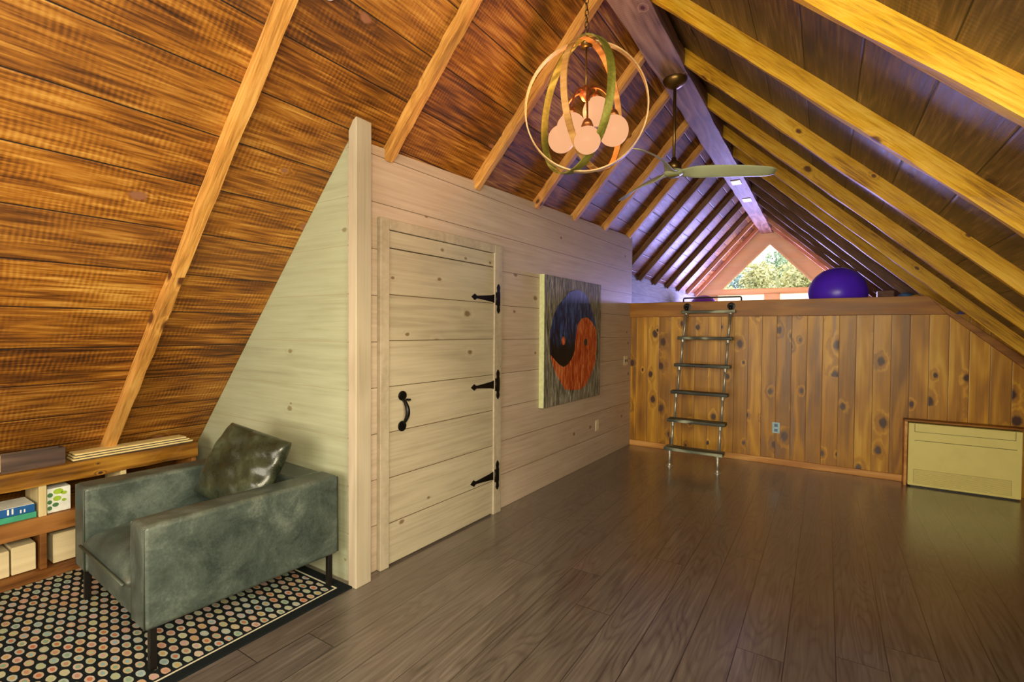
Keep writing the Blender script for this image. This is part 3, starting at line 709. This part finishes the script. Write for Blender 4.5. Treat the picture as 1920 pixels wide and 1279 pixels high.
# ------------------------------------------------------------------ things up in the loft
def ball(name, label, c, r, mat):
    o = thing(name, label, 'ball', (c[0], c[1], c[2]-r), group='exercise balls in the loft')
    oo = (c[0], c[1], c[2]-r)
    prof = []
    b = MB(oo)
    n = 40
    for i in range(1, n):
        a = PI*i/n
        rr_ = r*math.sin(a)*(1.0 - 0.006*(0.5+0.5*math.cos(10*a)) if abs(a-PI/2) < 0.9 else 1.0)
        prof.append((rr_, -r*math.cos(a)))
    b.lathe(prof, c, 48)
    b.build('shell', mat, o, smooth=True)
    MB(oo).lathe([(0.0, 0.0), (0.012, 0.0), (0.010, 0.004), (0.0, 0.004)], (c[0], c[1], c[2]+r-0.001), 12).build('valve', M['white_plastic'], o)
    return o
ball('exercise_ball', 'big deep purple exercise ball behind the loft edge, right of the triangular window', (0.092, 6.5, 1.862), 0.282, M['purple'])
ball('exercise_ball', 'smaller violet exercise ball far back in the loft, seen behind the grab rail', (-2.0, 9.9, 1.855), 0.275, M['purple2'])
bd = MB((0.735, 6.95, 1.58)); bd.sphere((0.735, 6.95, 1.765), 0.10, 20, 14, 1.15).box(0.66, 0.81, 6.88, 7.02, 1.58, 1.72)
o = bd.build('cloth_bundle', M['bluecloth'], None, bevel=0.02); o.location = (0.735, 6.95, 1.58); tag(o, 'small blue cloth bundle at the right end of the loft edge', 'bundle')
o = MB((0.78, 6.55, 1.58)).sphere((0.78, 6.55, 1.72), 0.095, 18, 12, 1.15).box(0.72, 0.84, 6.49, 6.61, 1.58, 1.66).build('cloth_bundle', M['yellowcloth'], None, bevel=0.02)
o.location = (0.78, 6.55, 1.58); tag(o, 'small yellow bundle tucked under the roof beside the blue one', 'bundle')
o = MB((0.58, 7.3, 1.58)).box(0.50, 0.66, 7.24, 7.36, 1.58, 1.93).build('wood_block', M['rafter_shaded'], None, bevel=0.01)
o.location = (0.58, 7.3, 1.58); tag(o, 'short pinkish wooden block standing in the loft left of the blue bundle', 'block')

# ------------------------------------------------------------------ pendant of bent-wood hoops
pc = Vector((-1.085, 2.38, 2.60)); PR = 0.338
pe = thing('pendant_light', 'round pendant of bent-wood hoops with five lit globes hanging from the ridge', 'pendant light', (pc.x, pc.y, 3.48))
po_ = Vector((pc.x, pc.y, 3.48))
MB(po_).lathe([(0.0, 0.0), (0.06, 0.0), (0.058, -0.012), (0.03, -0.022), (0.008, -0.03), (0.0, -0.03)], po_, 24).build('canopy', M['brass'], pe, smooth=True)
ch = MB(po_); zc = 3.45; k = 0
while zc > pc.z+PR+0.02:
    e = (1, 0, 0) if k % 2 else (0, 1, 0)
    ring = [Vector((pc.x, pc.y, zc-0.02)) + Vector(e)*0.009*math.cos(2*PI*i/10) + Vector((0, 0, 1))*0.02*math.sin(2*PI*i/10) for i in range(10)]
    ch.tube(ring, 0.0028, 6, True); zc -= 0.031; k += 1
ch.build('chain', M['brass'], pe, smooth=True)
vd = Vector((pc.x, pc.y, 0)).normalized(); rt_ = Vector((vd.y, -vd.x, 0))
def hoop(tang, R, mat, wid, side=0.0):
    tang = tang.normalized(); nrm = tang.cross(Vector((0, 0, 1)))
    hc = pc + rt_*side
    pts = [hc + tang*R*(0.945 if side == 0 else 1.02)*math.cos(2*PI*i/72) + Vector((0, 0, 1))*R*math.sin(2*PI*i/72) for i in range(72)]
    MB(po_).strap(pts, nrm, wid, 0.007, hc).build('hoop', mat, pe, smooth=False)
hoop(rt_, PR, M['strap_t'], 0.030)
hoop(rt_*math.cos(R_ := math.radians(58)) - vd*math.sin(R_), PR-0.006, M['strap_g'], 0.042, -0.062)
hoop(rt_*math.cos(R_ := math.radians(63)) + vd*math.sin(R_), PR-0.016, M['strap_o'], 0.034, 0.045)
MB(po_).lathe([(0.0, 0.03), (0.02, 0.03), (0.03, 0.02), (0.03, -0.03), (0.0, -0.03)], (pc.x, pc.y, pc.z+PR), 16).build('top_cap', M['brass'], pe, smooth=True)
MB(po_).tube([(pc.x, pc.y, pc.z+PR), (pc.x, pc.y, 2.66)], 0.005, 8).build('stem', M['brass'], pe, smooth=True)
hub = MB(po_).lathe([(0.0, 0.05), (0.012, 0.045), (0.03, 0.02), (0.034, 0.0), (0.02, -0.03), (0.0, -0.04)], (pc.x, pc.y, 2.665), 18).build('hub', M['bronze'], pe, smooth=True)
GL = [(-1.062, 2.47, 2.605), (-1.117, 2.275, 2.46), (-1.262, 2.45, 2.492), (-1.003, 2.22, 2.357), (-0.915, 2.34, 2.426)]
for gi, gpos in enumerate(GL):
    gpos = Vector(gpos); c0 = Vector((pc.x, pc.y, 2.67))
    dirh = Vector((gpos.x-c0.x, gpos.y-c0.y, 0)); 
    out = gpos + Vector((0, 0, 0.078)) 
    mid = c0 + dirh*0.45 + Vector((0, 0, 0.055)); 
    pts = []
    for i in range(15):
        a = i/14; pts.append(c0*(1-a)**3 + 3*mid*a*(1-a)**2 + 3*(out+Vector((0, 0, 0.09)))*a*a*(1-a) + out*a**3)
    arm = MB(po_).tube(pts, 0.0055, 8).build('arm', M['bronze'], pe, smooth=True)
    MB(po_).lathe([(0.0, 0.034), (0.014, 0.032), (0.022, 0.02), (0.03, 0.0), (0.0, -0.004)], gpos+Vector((0, 0, 0.07)), 16).build('socket_cup', M['bronze'], arm, smooth=True)
    MB(po_).sphere(gpos, 0.075 if gi != 3 else 0.066, 28, 18).build('globe', M['globe'], pe, smooth=True)
lamp = add_light('pendant_glow', 'POINT', (-1.165, 2.37, 2.585), (-1.08, 2.37, 0), 12, (1.0, 0.40, 0.14), 0.03)

# ------------------------------------------------------------------ ceiling fan
fc = Vector((-1.075, 4.09, 3.48))
fa = thing('ceiling_fan', 'three-bladed ceiling fan hanging on a brass rod from the ridge beam', 'ceiling fan', fc)
MB(fc).lathe([(0.0, 0.0), (0.095, 0.0), (0.097, -0.008), (0.085, -0.035), (0.05, -0.06), (0.022, -0.075), (0.0, -0.075)], fc, 32).build('canopy', M['brass'], fa, smooth=True)
MB(fc).tube([fc+Vector((0, 0, -0.06)), (fc.x, fc.y, 2.80)], 0.0125, 14).build('rod', M['brass'], fa, smooth=True)
MB(fc).lathe([(0.0, 0.06), (0.018, 0.06), (0.024, 0.03), (0.05, 0.02), (0.062, 0.0), (0.06, -0.03), (0.04, -0.05), (0.0, -0.055)], (fc.x, fc.y, 2.785), 24).build('motor', M['brass'], fa, smooth=True)
hubf = MB(fc).lathe([(0.0, 0.028), (0.05, 0.026), (0.078, 0.012), (0.082, -0.004), (0.06, -0.02), (0.0, -0.026)], (fc.x, fc.y, 2.722), 28).build('hub', M['fan'], fa, smooth=True)
MB(fc).lathe([(0.0, 0.004), (0.046, 0.004), (0.048, 0.0), (0.045, -0.004), (0.0, -0.005)], (fc.x, fc.y, 2.694), 28).build('hub_cap', M['strap_g'], hubf, smooth=True)
def blade(ang):
    b = MB(fc); e1 = Vector((math.cos(ang), math.sin(ang), 0)); e2 = Vector((-math.sin(ang), math.cos(ang), 0)); n = 16; rings = []
    for i in range(n+1):
        t = i/n; rr_ = 0.03+0.74*t
        wd = 0.10*(1-t)**2*0.6 + 0.058 + 0.095*math.sin(min(1, t*1.25)*PI/2)*t**0.5*(1-0.35*t)
        if t > 0.93: wd *= 1-0.35*((t-0.93)/0.07)
        th = 0.016*(1-t)+0.006
        pitch = math.radians(34*(1-t)**0.7*min(1, t*5)+15*min(1, t*4))
        cz = 2.722 + 0.012*math.sin(PI*t) - 0.03*t*t
        c0 = Vector((fc.x, fc.y, cz)) + e1*rr_ + e2*0.03*math.sin(PI*t)
        ax = e2*math.cos(pitch) - Vector((0, 0, 1))*math.sin(pitch); nn = e1.cross(ax)
        ring = []
        for k in range(14):
            a = 2*PI*k/14
            ring.append(b._v(c0 + ax*(wd/2)*math.cos(a) + nn*(th/2)*math.sin(a)))
        rings.append(ring)
    for i in range(n):
        for k in range(14): b.b.faces.new([rings[i][k], rings[i][(k+1) % 14], rings[i+1][(k+1) % 14], rings[i+1][k]])
    b.b.faces.new(rings[0][::-1]); b.b.faces.new(rings[-1])
    b.build('blade', M['fan'], fa, smooth=True)
for a in (22, 265, 143): blade(math.radians(a))

# ------------------------------------------------------------------ rug and armchair
ru = MB((-2.165, 1.755, 0)).box(-3.66, -2.165, -1.2, 1.755, 0.0, 0.009).build('area_rug', M['rug'], bevel=0.003)
ru.location = (-2.165, 1.755, 0); tag(ru, 'dark rug with rows of small pastel dots and a thin pale border line', 'rug')
ac = thing('armchair', 'grey-green leather armchair with square arms on the dotted rug', 'armchair', (-2.742, 1.30, 0.009), math.radians(-3))
HW, HD, AW = 0.482, 0.45, 0.155
def rbox(x0, x1, y0, y1, z0, z1, name, mat, par, bev, n=None, puff=None, segs=4):
    return MB().box(x0, x1, y0, y1, z0, z1).build(name, mat, par, bevel=bev, segs=segs)
for sgn in (-1, 1):
    x0, x1 = (HW-AW, HW) if sgn > 0 else (-HW, -HW+AW)
    am = rbox(x0, x1, -HD, HD, 0.18, 0.612, 'arm', M['leather'], ac, 0.022)
    ps = []
    for xx in (x0+0.008, x1-0.008):
        MB().tube([(xx, -HD+0.004, 0.19), (xx, -HD+0.004, 0.600), (xx, HD-0.004, 0.600), (xx, HD-0.004, 0.19)], 0.0045, 6).build('piping', M['leather_p'], am, smooth=True)
rbox(-HW+AW, HW-AW, 0.27, HD-0.002, 0.18, 0.606, 'backrest', M['leather'], ac, 0.022)
rbox(-HW+AW, HW-AW, -HD+0.015, 0.27, 0.18, 0.30, 'seat_rail', M['leather'], ac, 0.012)
def cushion(nx, ny, sx, sy, th, name, mat, par, Mx, sag=0.0, seed=1, wr=0.004):
    """soft rectangular pillow: two bulged faces meeting in a seam"""
    r = random.Random(seed); b = MB(); top_, bot = {}, {}
    ph = [r.uniform(0, 6) for _ in range(8)]
    for i in range(nx+1):
        for j in range(ny+1):
            u = -1+2*i/nx; v = -1+2*j/ny
            prof = max(0.0, (1-abs(u)**4))**0.5 * max(0.0, (1-abs(v)**4))**0.5
            pin = 1-0.05*(u*u)*(1-v*v)*0.8; pin2 = 1-0.05*(v*v)*(1-u*u)*0.8
            x = u*sx/2*pin2; y = v*sy/2*pin
            w_ = wr*(math.sin(9*u+4*v+ph[0])+math.sin(14*v-6*u+ph[1])*0.8+math.sin(23*(u+v)*0.7+ph[2])*0.5)
            edge = i in (0, nx) or j in (0, ny)
            top_[i, j] = b._v(Mx @ Vector((x, y, th/2*prof + (0 if edge else w_) - sag*(1-u*u)*(1-v*v))))
            bot[i, j] = top_[i, j] if edge else b._v(Mx @ Vector((x, y, -th/2*prof)))
    for i in range(nx):
        for j in range(ny):
            b.b.faces.new([top_[i, j], top_[i+1, j], top_[i+1, j+1], top_[i, j+1]])
            q4 = [bot[i, j], bot[i, j+1], bot[i+1, j+1], bot[i+1, j]]
            b.b.faces.new(q4)
    return b.build(name, mat, par, smooth=True, sub=1)
sc_ = MB(); 
seat = cushion(20, 20, 0.66, 0.75, 0.215, 'seat_cushion', M['leather'], ac, Matrix.Translation((0, -0.098, 0.335)), 0.018, 3, 0.006)
MB().tube([(-0.31, -0.468, 0.335), (0.31, -0.468, 0.333)], 0.006, 8).build('front_seam', M['leather_p'], seat, smooth=True)
for sx in (-1, 1):
    for sy in (-1, 1):
        x = sx*(HW-0.035); y = sy*(HD-0.04)
        MB().prism([(x-0.013, y-0.013), (x+0.013, y-0.013), (x+0.013, y+0.013), (x-0.013, y+0.013)], 0.0, 0.185, 'z').build('leg', M['leg'], ac, bevel=0.002)
pl = thing('throw_pillow', 'creased shiny dark green leather pillow leaning on the armchair back', 'pillow', (-2.665, 1.425, 0.46))
Mx = Matrix.Rotation(math.radians(8), 4, 'Z') @ Matrix.Translation((0, 0, 0.205)) @ Matrix.Rotation(math.radians(8), 4, 'Y') @ Matrix.Rotation(math.radians(62), 4, 'X')
cushion(26, 22, 0.505, 0.42, 0.14, 'cover', M['leather_d'], pl, Mx, 0.0, 11, 0.006)

# ------------------------------------------------------------------ low shelf under the left slope
sh = thing('low_shelf', 'rustic low shelf of thick planks under the left ceiling slope', 'shelf', (-3.7, 1.0, 0))
so = Vector((-3.7, 1.0, 0))
def plank(name, x0, x1, z0, z1, mat, seed, y0=-0.35, y1=1.66):
    r = random.Random(seed); m = MB(so); R = []
    for i in range(21):
        y = y0+(y1-y0)*i/20; j = lambda: r.uniform(-0.004, 0.004)
        R.append([m._v((x0, y, z0+j())), m._v((x1+j(), y, z0+j())), m._v((x1+j(), y, z1+j()*0.5)), m._v((x0, y, z1))])
    for i in range(20):
        for k in range(4): m.b.faces.new([R[i][k], R[i+1][k], R[i+1][(k+1) % 4], R[i][(k+1) % 4]])
    m.b.faces.new(R[0]); m.b.faces.new(R[-1][::-1])
    return m.build(name, mat, sh)
plank('top_plank', -3.845, -3.68, 0.53, 0.628, M['shelf'], 1)
plank('middle_plank', -4.0, -3.68, 0.262, 0.355, M['shelf_d'], 2)
plank('base_plank', -4.2, -3.68, 0.0, 0.055, M['shelf_d'], 3)
for y0, y1, z0, z1, mt in ((-0.34, -0.31, 0.355, 0.53, 'divider'), (-0.34, -0.31, 0.055, 0.262, 'shelf_d'), (0.30, 0.33, 0.355, 0.53, 'divider'), (0.30, 0.33, 0.055, 0.262, 'shelf_d'), (0.843, 0.876, 0.355, 0.53, 'divider'), (1.22, 1.25, 0.355, 0.53, 'divider'), (1.625, 1.655, 0.355, 0.53, 'shelf_d'), (0.845, 0.875, 0.055, 0.262, 'shelf_d'), (1.22, 1.25, 0.055, 0.262, 'shelf_d'), (1.625, 1.655, 0.055, 0.262, 'shelf_d')):
    MB(so).box(-3.95 if z0 > 0.2 else -4.05, -3.69, y0, y1, z0, z1).build('divider', M[mt], sh, bevel=0.003)

tb = thing('wooden_tray', 'open dark wooden box standing on the left of the low shelf', 'box', (-3.762, 0.83, 0.628))
to = Vector((-3.762, 0.83, 0.628))
ty0, ty1, tx0, tx1 = 0.70, 0.965, -3.812, -3.712
MB(to).box(tx0, tx1, ty0, ty1, 0.629, 0.637).build('bottom', M['tray'], tb)
MB(to).box(tx1-0.009, tx1, ty0, ty1, 0.636, 0.725).build('front_board', M['tray'], tb, bevel=0.002)
MB(to).box(tx0, tx0+0.009, ty0, ty1, 0.636, 0.72).build('back_board', M['tray'], tb, bevel=0.002)
for a in (ty0, ty1-0.009): MB(to).box(tx0+0.009, tx1-0.009, a, a+0.009, 0.636, 0.722).build('end_board', M['divider'] if a == ty0 else M['tray'], tb, bevel=0.002)
for k, lab in enumerate(('lowest cream flat board of the stack on the low shelf', 'middle cream flat board of the stack on the low shelf', 'topmost cream flat board of the stack on the low shelf')):
    z = 0.630+k*0.0145
    o = MB((-3.765, 1.32, z)).box(-3.815, -3.705-0.002*k, 0.995+0.006*k, 1.64-0.02*k, z+0.005, z+0.0142).build('flat_board', M['board'], bevel=0.001)
    o.location = (-3.765, 1.32, z); tag(o, lab, 'board', 'flat boards on the low shelf')
    MB((-3.765, 1.32, z)).box(-3.8148, -3.7035-0.002*k, 0.996+0.006*k, 1.641-0.02*k, z+0.0003, z+0.0052).build('dark_backing', M['board_edge'], o)

def carton(name, label, x0, x1, y0, y1, z0, z1, mat, group=None, cat='box', bev=0.004):
    c = (x1, (y0+y1)/2, z0)
    o = thing(name, label, cat, c, 0, group)
    MB(c).box(x0, x1, y0, y1, z0, z1).build('body', mat, o, bevel=bev)
    return o, c
z0 = 0.061
for y0, y1, z1, lab in ((0.612, 0.728, 0.198, 'pale wooden box at the left edge of the shelf bottom row'), (0.735, 0.834, 0.208, 'pale wooden box left of the brown divider in the bottom row'), (0.905, 1.03, 0.222, 'pale wooden box right of the brown divider in the bottom row')):
    o, c = carton('storage_box', lab, -3.92, -3.715, y0, y1, z0, z1, M['cream_box'], 'pale boxes in the bottom row')
    MB(c).box(-3.918, -3.717, y0+0.002, y1-0.002, z1-0.001, z1+0.005).build('lid', M['cream_box'], o, bevel=0.002)
o, c = carton('game_box', 'flat green and teal box lying under the blue one on the middle shelf', -3.9, -3.705, 0.52, 0.836, 0.357, 0.389, M['teal'], 'flat boxes on the middle shelf', 'box', 0.002)
o, c = carton('game_box', 'flat blue box with white marks lying on the middle shelf', -3.9, -3.708, 0.52, 0.83, 0.390, 0.434, M['blue'], 'flat boxes on the middle shelf', 'box', 0.002)
MB(c).box(-3.898, -3.71, 0.522, 0.828, 0.4335, 0.4355).build('top_print', M['paper'], o)
for k, (a, b, h0, h1) in enumerate(((0.60, 0.62, 0.405, 0.425), (0.64, 0.655, 0.405, 0.425), (0.665, 0.68, 0.405, 0.42), (0.72, 0.727, 0.40, 0.43), (0.737, 0.744, 0.40, 0.43), (0.77, 0.776, 0.398, 0.415), (0.785, 0.791, 0.398, 0.415))): MB(c).box(-3.709, -3.7065, a, b, h0, h1).build('white_mark', M['paper'], o)
o, c = carton('leaf_print_box', 'white carton printed with green leaves on the middle shelf', -3.86, -3.712, 0.882, 0.986, 0.357, 0.497, M['paper'])
for k, (yy, zz, ry, rz, mt) in enumerate(((0.93, 0.475, 0.022, 0.016, 'leafg'), (0.925, 0.435, 0.018, 0.015, 'leafg'), (0.955, 0.462, 0.014, 0.010, 'leafg'), (0.895, 0.46, 0.012, 0.013, 'leafd'), (0.918, 0.40, 0.014, 0.012, 'leafd'), (0.893, 0.42, 0.010, 0.012, 'leafd'), (0.955, 0.42, 0.010, 0.008, 'leafg'), (0.893, 0.385, 0.010, 0.012, 'leafd'))):
    MB(c).prism(disc(yy, zz, ry, rz, 14), -3.7125, -3.7105, 'x').build('leaf_print', M[mt], o)

# ------------------------------------------------------------------ outside
struct(MB().box(-60, 50, 14, 90, -0.6, -0.4).build('ground', M['grass']))
hm = MB(); hv = []
hr = random.Random(3)
for i in range(41):
    x = -80+150*i/40
    hv.append((x, 4.5+1.8*math.sin(i*0.35)+hr.uniform(-0.3, 0.3)))
hm.prism([(70, -0.5), (-80, -0.5)]+hv, 62, 80)
ho = hm.build('hill', M['hill']); struct(ho)
def tree(name, label, x, y, h, cr, n, mat, seed, trunk=True, squash=1.0, leaf=0.16):
    r = random.Random(seed); o = thing(name, label, 'bush' if 'bush' in name else 'tree', (x, y, -0.4), 0, 'trees and bushes outside the far window')
    oo = (x, y, -0.4); b = MB(oo)
    cl = []
    for _ in range(14):
        a = r.uniform(0, 2*PI); q = r.uniform(0, 0.75)*cr; zz = r.uniform(-0.8, 0.8)*cr*squash
        cl.append((Vector((x+q*math.cos(a), y+q*math.sin(a)*0.8, h-cr*squash+zz)), r.uniform(0.3, 0.5)*cr))
    for _ in range(n):
        c0, rad = r.choice(cl)
        d = Vector((r.gauss(0, 1), r.gauss(0, 1), r.gauss(0, 1))).normalized()*rad*r.uniform(0.75, 1.05)
        p = c0+d; s_ = leaf*r.uniform(0.6, 1.3)
        u_ = Vector((r.gauss(0, 1), r.gauss(0, 1), r.gauss(0, 1))).normalized(); v_ = u_.orthogonal().normalized()
        vs = [b._v(p+u_*s_), b._v(p+v_*s_*0.6), b._v(p-u_*s_), b._v(p-v_*s_*0.6)]
        b.b.faces.new(vs)
    b.build('foliage', mat, o)
    if trunk:
        MB(oo).tube([(x, y, -0.4), (x+0.1, y, h*0.35), (x-0.05, y, h*0.75)], 0.2, 8, rs=[0.22, 0.16, 0.07]).build('trunk', M['bark_t'], o, smooth=True)
    return o
tree('leafy_tree', 'tall pale green tree in the upper middle of the triangular window', -2.2, 31, 5.7, 1.9, 5200, M['leaf_g'], 1, leaf=0.10)
tree('leafy_tree', 'blue-green tree crown in the upper right of the triangular window', -1.0, 38.5, 7.2, 1.7, 4000, M['leaf_b'], 2, leaf=0.10)
tree('leafy_tree', 'yellowing tree in the right half of the triangular window', -0.75, 26, 4.95, 1.25, 4200, M['leaf_y'], 3, leaf=0.085)
tree('leafy_tree', 'pale yellow-green tree in the middle of the triangular window', -2.5, 22.5, 4.2, 0.95, 3600, M['leaf_y'], 4, leaf=0.07)
tree('leafy_tree', 'grey-green tree at the left of the triangular window', -5.4, 35, 5.6, 2.2, 4200, M['leaf_b'], 5, leaf=0.10)
tree('leafy_bush', 'yellow flowering bush at the lower left corner of the triangular window', -2.75, 16.5, 3.25, 0.75, 2400, M['leaf_y'], 6, True, 1.9, 0.05)
tree('leafy_tree', 'grey-green tree at the right of the triangular window', 1.6, 34, 5.0, 2.0, 4200, M['leaf_b'], 7, leaf=0.10)
